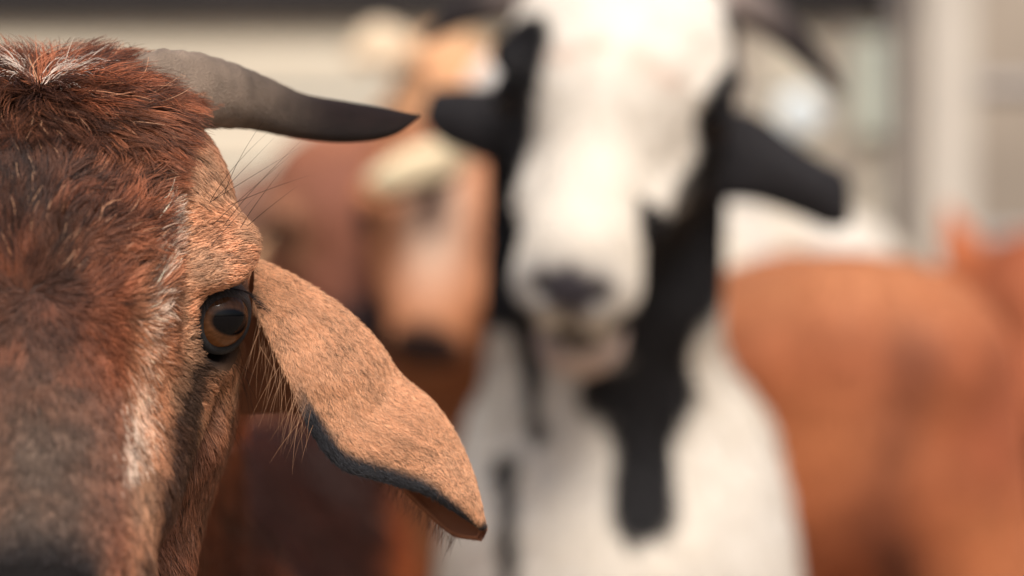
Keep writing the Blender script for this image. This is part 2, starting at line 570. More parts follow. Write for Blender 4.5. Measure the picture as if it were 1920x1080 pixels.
def make_goat(name, label, group, hf, bf, neck_mid, colf, fine=.006, coarse=.016, jaw=0.0, narrow=1.0, wide=0.0,
              eyes=True, gaze=(.47, -.781, .382), fur=None, head=True, iris=.15, neck_r=(.066, .095), extra=None, extra_head=None, tail=((0, .70, .63), (0, .78, .60)), hide_k=.8):
    base = bf.out(np.array([0, .30, 0])); base[2] = 0
    root = bpy.data.objects.new(name, None); C.objects.link(root)
    root.location = base; root['label'] = label; root['category'] = 'goat'; root['group'] = group
    root.empty_display_size = .1
    s0 = hf.out(np.array([0, .068, -.012])); s1 = bf.out(np.array([0, .06, .60])); sm = np.array(neck_mid, float)
    rm = (neck_r[0]+neck_r[1])*.5*bf.s
    neck = [('cone', tuple(s0), tuple(sm), neck_r[0]*hf.s, rm, .04),
            ('cone', tuple(sm), tuple(s1), rm, neck_r[1]*bf.s*1.15, .06)]
    if extra: neck += extra
    groups = [(bf, True, body_prims(tail), None), (None, False, neck, None), (hf, True, head_prims(jaw, narrow, wide)+(extra_head or []), cut_scale(head_cuts(jaw), narrow))]
    V, F, N = surface(groups, hf, fine, coarse)
    col = colf(V, hf.to(V), bf.to(V))
    body = mesh_obj('body', V, F, SKIN, root, base, col*hide_k)
    make_hooves(root, base, bf)
    ed = []
    if eyes:
        for sd in (1, -1):
            ed.append(make_eye(root, base, hf, sd, gaze, center=(.0730*narrow, -.0065, .0075), iris=iris))
    return root, base, body, V, F, N, ed, groups

# ================================================================== the setting
def box(bm_list, x0, x1, y0, y1, z0, z1):
    b = len(bm_list[0])
    bm_list[0] += [(x, y, z) for x in (x0, x1) for y in (y0, y1) for z in (z0, z1)]
    for f in ((0, 1, 3, 2), (4, 6, 7, 5), (0, 4, 5, 1), (2, 3, 7, 6), (0, 2, 6, 4), (1, 5, 7, 3)):
        bm_list[1].append(tuple(b+k for k in f))

def tube(bm_list, a, b, r, m=16):
    a = np.array(a, float); b = np.array(b, float); T = norm(b-a)
    U = norm(np.cross(T, [0.3, .2, .9] if abs(T[2]) < .9 else [1, 0, 0])); W = np.cross(T, U)
    b0 = len(bm_list[0])
    for c in (a, b):
        for j in range(m):
            t = 2*math.pi*j/m; bm_list[0].append(tuple(c+r*(U*math.cos(t)+W*math.sin(t))))
    for j in range(m):
        k = (j+1) % m; bm_list[1].append((b0+j, b0+k, b0+m+k, b0+m+j))
    bm_list[1].append(tuple(b0+j for j in range(m))[::-1]); bm_list[1].append(tuple(b0+m+j for j in range(m)))

def paint(name, rgb, rough=.7, nscale=3, var=.12, stretch=(1, 1, 1), bump=.2, metal=0):
    def f(n, l, b):
        tc = n.new('ShaderNodeTexCoord'); mp = n.new('ShaderNodeMapping'); mp.inputs['Scale'].default_value = stretch
        t = n.new('ShaderNodeTexNoise'); t.inputs['Scale'].default_value = nscale; t.inputs['Detail'].default_value = 6
        r = n.new('ShaderNodeValToRGB')
        r.color_ramp.elements[0].position = .3; r.color_ramp.elements[1].position = .7
        r.color_ramp.elements[0].color = tuple(np.array(rgb)*(1-var*1.6))+(1,); r.color_ramp.elements[1].color = tuple(np.minimum(np.array(rgb)*(1+var), .9))+(1,)
        l.new(tc.outputs['Object'], mp.inputs[0]); l.new(mp.outputs[0], t.inputs[0]); l.new(t.outputs[0], r.inputs[0]); l.new(r.outputs[0], b.inputs['Base Color'])
        b.inputs['Roughness'].default_value = rough; b.inputs['Metallic'].default_value = metal
        bu = n.new('ShaderNodeBump'); bu.inputs['Strength'].default_value = bump; bu.inputs['Distance'].default_value = .01
        l.new(t.outputs[0], bu.inputs['Height']); l.new(bu.outputs[0], b.inputs['Normal'])
    return mat(name, f)

M_ground = paint('trodden_earth', (.26, .19, .125), .95, 6, .3, bump=.6)
M_wall = paint('cream_boards', (.58, .515, .405), .8, 1.6, .14, (.4, 1, 5))
M_batten = paint('weathered_batten', (.36, .30, .24), .85, 4, .2, (1, 1, 4))
M_beam = paint('dark_timber', (.012, .008, .007), .8, 5, .3, (1, 1, 6))
M_post = paint('pale_steel', (.47, .42, .355), .5, 4, .08)
M_rail = paint('grey_steel', (.30, .27, .25), .5, 8, .15)
M_pale = paint('highlight_green', (.55, .58, .48), .35, 5, .08)
M_far = paint('dusty_plaster', (.33, .27, .21), .85, 1.4, .22)

def top(o, label=None, cat=None, group=None, kind=None):
    if label: o['label'] = label
    if cat: o['category'] = cat
    if group: o['group'] = group
    if kind: o['kind'] = kind
    return o

def placed(name, mb, m, parent=None, base=(0, 0, 0), smooth=False):
    o = mesh_obj(name, np.array(mb[0]), [tuple(f) for f in mb[1]], m, parent, np.array(base, float), smooth=smooth)
    if parent is None: o.location = base
    if m in (M_post, M_rail, M_beam, M_pale) or name in ('board',):
        bv = o.modifiers.new('edge', 'BEVEL'); bv.width = .004; bv.segments = 2; bv.limit_method = 'ANGLE'
    return o

# ground: one sheet with gentle unevenness
gx = np.concatenate([[-120, -40, -15], np.linspace(-6, 6, 61), [15, 40, 120]]); gy = np.concatenate([[-120, -40, -12], np.linspace(-4, 8, 61), [15, 40, 120]])
GV = []
for x in gx:
    for y in gy: GV.append((x, y, 0))
GV = np.array(GV, float); GV[:, 2] = (vnoise(GV, .35, 2)-.5)*.02-.012
GF = np.array([(i*len(gy)+j, (i+1)*len(gy)+j, (i+1)*len(gy)+j+1, i*len(gy)+j+1) for i in range(len(gx)-1) for j in range(len(gy)-1)])
top(mesh_obj('ground', GV, GF, M_ground), kind='structure')

WY = 4.6
wall_base = (P(700, 0, WY)[0], WY, 0)
ZT = P(0, 28, WY)[2]
t = bpy.data.objects.new('board_wall', None); C.objects.link(t); t.location = wall_base
top(t, 'cream painted wall of horizontal boards under a dark beam behind the goats', 'wall')
for k in range(9):
    z0 = .02+k*(ZT-.02)/9; z1 = .02+(k+1)*(ZT-.02)/9-.016
    mb = [[], []]; box(mb, -3.4, P(1690, 0, WY)[0], WY, WY+.03, z0, z1)
    placed('board', mb, M_wall, t, wall_base)
mb = [[], []]
for x in (-3.2, -2.2, -1.2, -.2, .55): box(mb, x, x+.08, WY+.032, WY+.10, 0, ZT-.02)
placed('stud', mb, M_wall, t, wall_base)

for px_ in (1405, 1585):
    x_ = P(px_, 0, WY)[0]; mb = [[], []]; box(mb, x_-.022, x_+.022, WY-.022, WY-.001, .0, ZT-.018)
    placed('batten', mb, M_batten, t, wall_base)

mb = [[], []]; box(mb, -3.5, P(1705, 0, WY)[0], WY-.03, WY+.14, ZT-.012, ZT+.34)
b = placed('roof_beam', mb, M_beam, base=(0, WY, ZT)); top(b, 'dark brown timber beam running along the top of the cream wall', 'beam')

def post(px0, px1, Y, d, label, m, h=2.2):
    x0 = P(px0, 0, Y)[0]; x1 = P(px1, 0, Y)[0]
    mb = [[], []]; box(mb, x0, x1, Y, Y+d, 0, h)
    bp = ((x0+x1)/2, Y, 0)
    root = bpy.data.objects.new('steel_post', None); C.objects.link(root); root.location = bp
    top(root, label, 'post', 'steel posts at the side of the pen')
    placed('shaft', mb, m, root, bp)
    mb = [[], []]; box(mb, x0-.04, x1+.04, Y-.04, Y+d+.04, -.005, .012); placed('base_plate', mb, m, root, bp)
    return root
post(1735, 1832, 4.1, .10, 'broad pale pinkish post standing between the cream wall and the railings', M_post)
post(1672, 1700, 4.3, .05, 'narrow grey post just left of the broad pale post', M_rail)

# back building beyond the railing on the right
FY = 6.4
mb = [[], []]; box(mb, P(1640, 0, FY)[0], P(1640, 0, FY)[0]+3.2, FY, FY+.15, 0, 3.0)
o = placed('plaster_wall', mb, M_far, base=(1.3, FY, 0)); top(o, 'brownish plaster wall beyond the railings at the right', 'wall')
# railing
RY = 4.35
x0 = P(1832, 0, RY)[0]+.02
bp = (x0+.5, RY, 0)
root = bpy.data.objects.new('pen_railing', None); C.objects.link(root); root.location = bp
top(root, 'grey metal pen railing with level bars right of the broad pale post', 'railing')
for z in (.35, .62, .89, 1.16):
    mb = [[], []]; tube(mb, (x0-.02, RY, z), (x0+1.6, RY, z), .018); placed('rail', mb, M_rail, root, bp, True)
for x in (x0+.5, x0+1.1, x0+1.6):
    mb = [[], []]; box(mb, x-.02, x+.02, RY-.02, RY+.02, 0, 1.25); placed('upright', mb, M_rail, root, bp)

# pale green box and round white disc, added as blurred highlights on the wall
c = P(1640, 160, WY)
mb = [[], []]; box(mb, c[0]-.045, c[0]+.045, WY-.03, WY-.003, c[2]-.10, c[2]+.09)
o = placed('highlight_box', mb, M_pale, base=(c[0], WY, c[2])); top(o, 'small pale green box added as a blurred highlight on the cream wall beside the horn tip', 'box')

c = P(1500, 215, WY)
V_ = []; m_ = 40
for (r_, y_) in ((.0, -.030), (.030, -.030), (.044, -.024), (.047, -.004)):
    for j in range(m_): V_.append((c[0]+r_*math.cos(2*math.pi*j/m_), WY+y_, c[2]+r_*math.sin(2*math.pi*j/m_)))
o = mesh_obj('highlight_disc', V_, grid_faces(4, m_), paint('highlight_white', (.78, .84, .84), .15, 5, .04), None, np.array([c[0], WY, c[2]])); o.location = (c[0], WY, c[2])
top(o, 'small round white disc added as a blurred highlight on the cream wall above the black ear', 'fitting')

# ================================================================== foreground goat
PIT, YAW = 38.0, 10.0
HO = np.array([-.199, 1.0165, CAM_Z-.0136])
hf = Frame(HO, rot(R_(YAW), 0, R_(PIT)), 1.0)
BODY_A = Frame((-.268, 1.43, 0), rot(R_(-4), 0, 0), .96)

RED = srgb(142, 86, 59); TAN = srgb(196, 150, 116); DARK = srgb(52, 32, 23); WHITE = srgb(236, 222, 208); MUD = srgb(104, 60, 42)

def line_dist(p, L, wy=.15):
    d = np.full(len(p), 9.); q = p*[1, wy, 1]
    for a, b in zip(L[:-1], L[1:]):
        a = P(*a)*[1, wy, 1]; b = P(*b)*[1, wy, 1]; ba = b-a
        t = np.clip(((q-a)@ba)/(ba@ba), 0, 1); d = np.minimum(d, np.linalg.norm(q-a-t[:, None]*ba, axis=1))
    return d

def blob(q, c, r):
    d = (q-np.array(c))/np.array(r); return np.exp(-(d*d).sum(1))

def col_hero(p, h, b):
    n1 = vnoise(p, .03, 1); n2 = vnoise(p, .008, 2)
    ax = np.abs(h[:, 0]); y = h[:, 1]; z = h[:, 2]
    c = np.tile(RED, (len(p), 1))*(.85+.3*n1)[:, None]
    # tan sides round the eyes and along the face
    tan = np.clip(sstep(.046, .060, ax+.006*(n1-.5))*sstep(.075, .035, y)*sstep(-.12, -.06, y), 0, 1)
    tan = np.maximum(tan, sstep(.03, .042, ax)*sstep(-.02, -.05, y)*.8)
    c = mixc(c, TAN, np.clip(tan, 0, 1)*.9)
    # dark melange down the middle of the forehead and the nose
    mid = np.exp(-(ax/.026)**2)*sstep(.085, .02, y)
    c = mixc(c, DARK*1.6, np.clip(mid*(.45+.9*n2), 0, .88))
    gry = np.exp(-(ax/.030)**2)*sstep(-.045, -.10, y)
    c = mixc(c, srgb(100, 84, 72), gry*.85)
    nose = sstep(-.126, -.142, y)*sstep(.030, .020, ax)
    c = mixc(c, srgb(30, 24, 24), nose)
    # pale stripe along the ridge
    pm = hf.out(h*[1, 0, 0]*np.sign(h[:, :1])+h*[0, 1, 1])
    line = .050+.010*sstep(.02, -.03, y)*-1+.004*(n2-.5)-.10*np.clip(-y-.05, 0, 1)*.4
    st = np.exp(-((line_dist(pm, [(312, 395, .99), (292, 520, .985), (268, 640, .97), (256, 760, .96), (244, 880, .95)])+(n2-.5)*.003)/.0034)**2)*(z > -.03)
    c = mixc(c, srgb(226, 200, 178), (rng.random(len(p)) < np.clip(st*(1.5*vnoise(p, .014, 5)+.1), 0, .85))*.9)
    # black channel below the eye: dark marking, with the gap's shade in the colour
    dch = line_dist(pm, [(405, 665, 1.0), (362, 705, .99), (342, 780, .985), (328, 900, .97), (300, 1100, .95)])
    ch = np.exp(-((dch+(n2-.5)*.004)/.0060)**2)*(y < .02)*(h[:, 1] > -.13)
    c = mixc(c, srgb(22, 15, 14), np.clip(ch*1.15, 0, .9))
    eye = np.exp(-(((ax-.073)/.022)**2+((y+.002)/.024)**2+((z-.0)/.022)**2)**1.5)
    c = mixc(c, srgb(20, 14, 14), np.clip(eye*.9, 0, .9))
    # jaw side darker reddish
    jw = sstep(-.018, -.042, z)*sstep(.07, .02, y)*sstep(.03, .05, ax)
    c = mixc(c, MUD*(.8+.5*n2)[:, None], jw*.85)
    # neck and body: head's shadow and lit shoulder strip put into the colour
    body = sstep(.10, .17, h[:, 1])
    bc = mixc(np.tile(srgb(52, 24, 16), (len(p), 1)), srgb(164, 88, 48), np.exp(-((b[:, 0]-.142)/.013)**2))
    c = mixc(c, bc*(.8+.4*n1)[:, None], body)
    return np.clip(c, 0, 1)
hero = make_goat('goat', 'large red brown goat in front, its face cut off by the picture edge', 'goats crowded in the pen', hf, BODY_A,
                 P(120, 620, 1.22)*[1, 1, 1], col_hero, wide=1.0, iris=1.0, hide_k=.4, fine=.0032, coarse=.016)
root, base, body, V, F, N, eyes, groups = hero

# horns
hp = [(215, 190, 1.04), (300, 178, 1.05), (385, 176, 1.065), (470, 191, 1.085), (560, 219, 1.10), (650, 231, 1.11), (730, 231, 1.115), (787, 217, 1.12)]
hr = np.array([50, 74, 66, 53, 42, 38, 26, 2])/FOC*1.08
HP = np.array([P(*q) for q in hp])
make_horn(root, base, HP, hr, srgb(140, 122, 106), srgb(34, 22, 20), c_at=.44, rings=.035, flat=.75)
loc = hf.to(HP); loc[:, 0] *= -1
make_horn(root, base, hf.out(loc), hr, srgb(140, 122, 106), srgb(34, 22, 20), c_at=.44, rings=.035, flat=.75)

# ear
EY = [(478, 572, 1.035), (512, 640, 1.025), (552, 735, 1.022), (585, 812, 1.024), (640, 876, 1.028), (730, 905, 1.032), (800, 925, 1.036), (860, 960, 1.04), (903, 985, 1.044)]
TY = [(478, 490, 1.055), (560, 528, 1.05), (642, 582, 1.05), (702, 640, 1.05), (748, 704, 1.052), (812, 760, 1.053), (858, 830, 1.053), (888, 905, 1.05), (906, 985, 1.046)]
BY = [(418, 700, 1.075), (432, 772, 1.085), (545, 775, 1.08), (610, 800, 1.072), (665, 850, 1.068), (738, 900, 1.062), (795, 955, 1.058), (848, 1000, 1.053), (895, 1008, 1.047)]
toP = lambda L: np.array([P(*q) for q in L])
EARC = srgb(208, 156, 118)
def ear_col(uu, vv, inner, V):
    n = vnoise(V, .012, 8)
    c = np.tile(EARC, (len(V), 1))*(.88+.24*n)[:, None]
    rim = sstep(.105+.07*(n-.5), .05, vv)*sstep(.20, .34, uu)
    vein = np.exp(-((vv-.26-.05*np.sin(uu*9))/.018)**2)*sstep(.1, .3, uu)+np.exp(-((vv-.38+.08*uu+.02*np.sin(uu*14))/.012)**2)
    c = c*(1-.16*np.clip(vein, 0, 1))[:, None]
    rim = np.maximum(rim, sstep(.95, .985, uu)*sstep(.5, .3, vv))
    c = mixc(c, srgb(50, 50, 54), rim)
    c = mixc(c, srgb(120, 74, 54), np.maximum(sstep(.5, .6, vv), inner)*.9)
    return c
ear, EO, EI, EN = make_ear(root, base, toP(EY), toP(TY), toP(BY), (-.05, -1, .12), ear_col, bulge=.009, bump=.004, nu=120, nv=60)
mir = lambda q: hf.out(hf.to(q)*np.array([-1, 1, 1]))
ear2, EO2, EI2, EN2 = make_ear(root, base, toP(EY), toP(TY), toP(BY), (-.05, -1, .12), ear_col, bulge=.009, bump=.004, nu=120, nv=60, mirror=mir)
#FUR_HERO

# ------------------------------------------------------------------ coat of the foreground goat
def thin_weights(V, F, hf_, body_w=.06):
    h = hf_.to(V)
    wgt = np.where(h[:, 1] < .11, 1.0, 0.0)*np.where(np.linalg.norm(h, axis=1) < .19, 1, 0)
    return np.where(wgt > 0, np.where(h[:, 0] > -.03, 1, .5), body_w)

EYEC = np.array([.074, -.008, .005])
def eye_dist(h):
    return np.linalg.norm(np.abs(h)*[1, 0, 0]+h*[0, 1, 1]-EYEC, axis=1)

def head_flow(h):
    W_ = np.array([0, -.028, .030]); Wp = np.array([0, .084, .078])
    a = norm(h-W_); a[:, 1] += .10
    b = norm(h-Wp+np.array([0, .01, -.004])); b[:, 0] *= 1.2
    k = sstep(.012, .048, h[:, 1]+.25*np.abs(h[:, 0]))*sstep(.02, .045, h[:, 2])
    d = norm(a)*(1-k)[:, None]+norm(b)*k[:, None]
    low = sstep(-.005, -.03, h[:, 2])[:, None]
    d = d*(1-low*.7)+np.array([0, -.55, -.75])*low*.7
    return norm(d)

root_pts, nrm = sample_surface(V, F, N, 300000, thin_weights(V, F, hf, .035))
h = hf.to(root_pts); bb = BODY_A.to(root_pts)
ed = eye_dist(h)
keep = (ed > .0205) | (h[:, 1] > .1)
onhead = (h[:, 1] < .11) & (np.linalg.norm(h, axis=1) < .19)
keep &= ~(onhead & (h[:, 1] < -.142))
root_pts, nrm, h, bb, ed, onhead = [q[keep] for q in (root_pts, nrm, h, bb, ed, onhead)]
n = len(h); ax = np.abs(h[:, 0]); nn = vnoise(root_pts, .010, 11)
poll = sstep(.02, .05, h[:, 1])*sstep(.02, .05, h[:, 2])*sstep(.064, .042, ax)
fore = sstep(-.05, -.02, h[:, 1])*sstep(.0, .03, h[:, 2])*sstep(.058, .045, ax)
cheek = sstep(-.012, -.035, h[:, 2])
length = .0055+.0115*poll+.0095*fore+.0055*cheek*sstep(.03, .05, ed)
length *= 1-.35*sstep(.045, .025, ed)
length *= 1-.4*sstep(-.09, -.13, h[:, 1])
length = np.where(onhead, length, .026)
length *= .7+.6*rng.random(n)
lift = np.where(onhead, .28+.06*poll+.18*fore, .3)
flow = hf.dir(head_flow(h))
bflow = norm(BODY_A.dir(np.tile(np.array([0, .55, -.8]), (n, 1))))
flow = np.where(onhead[:, None], flow, bflow)
flow = flow+(np.stack([vnoise(root_pts, .012, 21), vnoise(root_pts, .012, 22), vnoise(root_pts, .012, 23)], 1)-.5)*.9*(.35+poll+fore)[:, None]
pts = grow(root_pts, nrm, flow, length, lift, K=6, wob=.22, clump=np.where(onhead, .30+.42*np.maximum(poll, fore), .6), clumpn=24)
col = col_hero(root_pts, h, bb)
r = rng.random(n)
cl = rng.random(n)[LAST['near']]
lum = (.72+.5*rng.random(n))*(1+(1.30*cl**1.4-.50)*(.45+.55*np.maximum(poll, fore)))
col = col*lum[:, None]
r = np.where(rng.random(n) < .2+.4*np.maximum(poll, fore), rng.random(n)[LAST['near']], r)
dk = (r < (.10+.36*fore*np.exp(-(ax/.040)**2)+.18*poll+.05*cheek))
col[dk] = col[dk]*.25+DARK*.35
wh = (rng.random(n) > .985) & (fore+poll > .3)
col[wh] = srgb(206, 158, 124)
col = mixc(col, col*[1.15, 1.0, .92], sstep(.4, .7, vnoise(root_pts, .018, 31)))
rad = np.where(onhead, .00014+.00007*rng.random(n), .00035)
coat = hair_obj('coat', pts-base, taper(n, 6, rad), np.clip(col, 0, 1), body, None)

def strands(name, roots, dirs, L, r, color, K=9, bend=(0, 0, -1), bk=.35, parent=None, jit=.12):
    roots = np.array(roots, float); dirs = norm(np.array(dirs, float)); n = len(roots)
    d = norm(dirs+rng.normal(0, jit, (n, 3))); L = np.broadcast_to(L, (n,))*(.7+.5*rng.random(n))
    sw = rng.normal(0, .10, (n, 3))
    t = np.linspace(0, 1, K)[None, :, None]
    pts = roots[:, None]+d[:, None]*L[:, None, None]*t+(np.array(bend, float)*bk+sw)[:, None]*L[:, None, None]*t**2
    col = np.array(color)*(.7+.6*rng.random(n))[:, None]
    return hair_obj(name, pts-base, taper(n, K, np.full(n, r), .15), np.clip(col, 0, 1), parent, None)

def near_surface(c, spread, n):
    """roots on the body round the canonical head point c"""
    hV = hf.to(V); d = np.linalg.norm((hV-np.array(c))/np.array(spread), axis=1)
    k = np.where(d < 1)[0]
    if len(k) < 12: k = np.argsort(d)[:30]
    k = rng.choice(k, n)
    return V[k]+rng.normal(0, .0008, (n, 3)), N[k], hV[k]

# pale tuft where the coat parts between the horns
rp, rn, rh = near_surface((.004, .079, .070), (.013, .012, .022), 700)
strands('forelock', rp-rn*.001, hf.dir(norm(np.stack([np.sign(rh[:, 0])*(.5+1.1*rng.random(700)), rng.normal(.1, .5, 700), .75+.3*rng.random(700)], 1))), .024, .00017, srgb(240, 222, 206), bend=(0, -.2, -.9), bk=.55, parent=root, jit=.18)
# hairs round the eyes
for sd in (1, -1):
    def H(p): return hf.out(np.array(p)*[sd, 1, 1])
    rp, rn, rh = near_surface((sd*.074, .014, .038), (.014, .02, .012), 10)
    strands('brow_whisker', rp, hf.dir(norm(np.stack([sd*(.55+.5*rng.random(10)), .15+.3*rng.random(10), .85+.0*rh[:, 0]], 1))), .036, .00012, srgb(24, 14, 12), bend=(sd*.5, 0, .25), bk=.4, parent=root, jit=.25)
    rp, rn, rh = near_surface((sd*.078, -.012, -.02), (.012, .02, .012), 9)
    strands('cheek_whisker', rp, hf.dir(norm(np.stack([sd*(.4+.3*rng.random(9)), rng.normal(0, .2, 9), -.8+.0*rh[:, 0]], 1))), .026, .00010, srgb(24, 14, 12), bend=(0, 0, -1), bk=.5, parent=root, jit=.2)
    eo, ec, eg = eyes[0 if sd == 1 else 1]
    up_ = np.array([0, 0, 1.]); rr_ = norm(np.cross(up_, eg)); uu_ = np.cross(eg, rr_)
    m = 70; ph = np.linspace(.12*math.pi, .9*math.pi, m); tl = .93
    dirs = math.cos(tl)*eg[None]+math.sin(tl)*(np.cos(ph)[:, None]*rr_*1.02+np.sin(ph)[:, None]*uu_*.95)
    strands('eyelash', ec+dirs*.0180, norm(eg*.9+uu_*.1+np.cos(ph)[:, None]*rr_*.5), .008, .00012, srgb(22, 16, 16), bend=(0, 0, -1), bk=.45, parent=root, K=6)

# ear coats
def ear_coat(earo, S, NN, mirrored, colfn):
    nu, nv = S.shape[:2]
    n = 70000
    fu = rng.random(n)*(nu-1.001); fv = rng.random(n)*(nv-1.001)
    i = fu.astype(int); j = fv.astype(int); a = (fu-i)[:, None]; b_ = (fv-j)[:, None]
    p = (S[i, j]*(1-a)+S[i+1, j]*a)*(1-b_)+(S[i, j+1]*(1-a)+S[i+1, j+1]*a)*b_
    q = norm(NN[i, j]); fl = norm(S[i+1, j]-S[i, j])+norm(S[i, j+1]-S[i, j])*(-.15)
    uu = fu/(nu-1); vv = fv/(nv-1)
    c = colfn(uu, vv, np.zeros(n), p)
    r = rng.random(n); c = c*(.78+.5*rng.random(n))[:, None]
    spot = (r < .04+.46*vnoise(p, .0018, 41)*sstep(.25, .7, vnoise(p, .02, 42))*sstep(.62, .4, vv))
    c[spot] = c[spot]*.30
    L = (.0026+.0016*rng.random(n))*(1-.3*uu)
    pts = grow(p, q, fl, L, np.full(n, .28), K=4, wob=.35, clump=.35, clumpn=8)
    hair_obj('ear_coat', pts-base, taper(n, 4, np.full(n, .00009)), np.clip(c, 0, 1), earo, None)
    # fringe hanging from the front edge at the ear's root, and along the hidden edge
    k = np.linspace(.03, .34, 60)*(nu-1); ii = k.astype(int)
    rt = S[ii, 0]+rng.normal(0, .0022, (60, 3)); sg = -1 if mirrored else 1
    strands('ear_fringe', rt, np.tile([-.30*sg, -.15, -1], (60, 1)), .019, .00008, srgb(150, 112, 84), bend=(.12*sg, 0, -.5), bk=.5, parent=earo, jit=.22)
    k = np.linspace(.35, .9, 170)*(nu-1); ii = k.astype(int)
    rt = S[ii, -1]+rng.normal(0, .001, (170, 3))
    strands('ear_fringe', rt, np.tile([-.35*sg, 0, -1], (170, 1)), .008, .00010, srgb(84, 56, 42), bend=(.3*sg, 0, -.4), bk=.3, parent=earo, jit=.25)
ear_coat(ear, EO, EN, False, ear_col); ear_coat(ear2, EO2, EN2, True, ear_col)

# ================================================================== the other goats
def seg_dist(p, a, b):
    a = np.array(a); b = np.array(b); ba = b-a
    t = np.clip(((p-a)@ba)/(ba@ba), 0, 1); return np.linalg.norm(p-a-t[:, None]*ba, axis=1)

def simple_coat(root, base, body, V, F, N, hf_, bf_, colf, n=45000, r=.00055, L=.013):
    h = hf_.to(V); hd = (h[:, 1] < .12) & (np.linalg.norm(h, axis=1) < .2)
    p, q = sample_surface(V, F, N, n, np.where(hd, 2.5, 1.0))
    h = hf_.to(p); b = bf_.to(p); k = (eye_dist(h) > .021) & (h[:, 1] > -.140) | (np.linalg.norm(h, axis=1) > .2)
    p, q, h, b = p[k], q[k], h[k], b[k]; n = len(p)
    hd = (h[:, 1] < .12) & (np.linalg.norm(h, axis=1) < .2)
    fl = np.where(hd[:, None], hf_.dir(head_flow(h)), norm(bf_.dir(np.tile([0., .6, -.75], (n, 1)))))
    c = colf(p, h, b)*(.82+.36*rng.random(n))[:, None]
    ln = np.where(hd, L*.55, L)*(.7+.6*rng.random(n))
    pts = grow(p, q, fl, ln, np.full(n, .28), K=4, wob=.25, clump=.4, clumpn=10)
    return hair_obj('coat', pts-base, taper(n, 4, np.full(n, r)*np.where(hd, .6, 1)), np.clip(c, 0, 1), body, None)

def leaf_ear(root, base, cen, half, A, Nv, color, inner=None, bulge=.012, sgn=1, back=.8):
    cen = np.array(cen); A = norm(np.array(A, float)); Nv = norm(np.array(Nv, float)); half = np.array(half)[:, None]
    E_ = cen-A*half+Nv*.006; T_ = cen+A*half; B_ = cen-A*half*back-Nv*.016
    B_[-1] = E_[-1]-Nv*.002; T_[-1] = E_[-1]+A*.004
    inner = color if inner is None else inner
    def cf(uu, vv, inn, V):
        c = np.tile(color, (len(V), 1))*(.85+.3*vnoise(V, .015, 9))[:, None]
        return mixc(c, np.tile(inner, (len(V), 1)), sstep(.5, .6, vv))
    return make_ear(root, base, E_, T_, B_, Nv, cf, bulge=bulge, bump=.002, nu=48, nv=32, thick=.004)

def ear_pair(root, base, hf_, color, inner=None, droop=.6, out=1.0, L=.15, hw=.032, fwd=0.0, only=None):
    for sd in (1, -1):
        if only and sd != only: continue
        b0 = hf_.out([sd*.058, .050, .012]); O_ = hf_.dir(np.array([sd*1., 0, 0])); U_ = np.array([0, 0, 1.]); Fw = hf_.dir(np.array([0, -1., 0])); Fw[2] = 0
        s = hf_.s*L; cen = []
        for t in np.linspace(0, 1, 7):
            cen.append(b0+O_*s*out*t*(1-.25*t)-U_*s*droop*t*t+Fw*s*(fwd*t+.1*math.sin(t*3)))
        half = np.array([.5, .85, 1.0, 1.0, .85, .55, .06])*hw*hf_.s
        A = norm(U_*out+O_*droop*.8)
        leaf_ear(root, base, cen, half, A, Fw+np.array([0, 0, .2]), color, inner)

def horn_pair(root, base, hf_, L=.15, c0=None, c1=None, spread=1.0, back=.6, r0=.021):
    c0 = srgb(120, 106, 96) if c0 is None else c0; c1 = srgb(50, 40, 36) if c1 is None else c1
    for sd in (1, -1):
        b0 = np.array([sd*.030, .066, .055]); pts = []
        for t in np.linspace(0, 1, 6):
            pts.append(b0+np.array([sd*spread*L*(.15*t+.75*t*t), back*L*t+.05*t*t*L, L*(.75*t-.35*t*t)]))
        make_horn(root, base, hf_.out(np.array(pts)), np.array([1.1, 1, .85, .65, .4, .08])*r0*hf_.s, c0, c1, rings=.03)

GRP = 'goats crowded in the pen'
CREAM = srgb(226, 221, 214); WARM = srgb(220, 206, 184); BLACK = srgb(20, 17, 18)

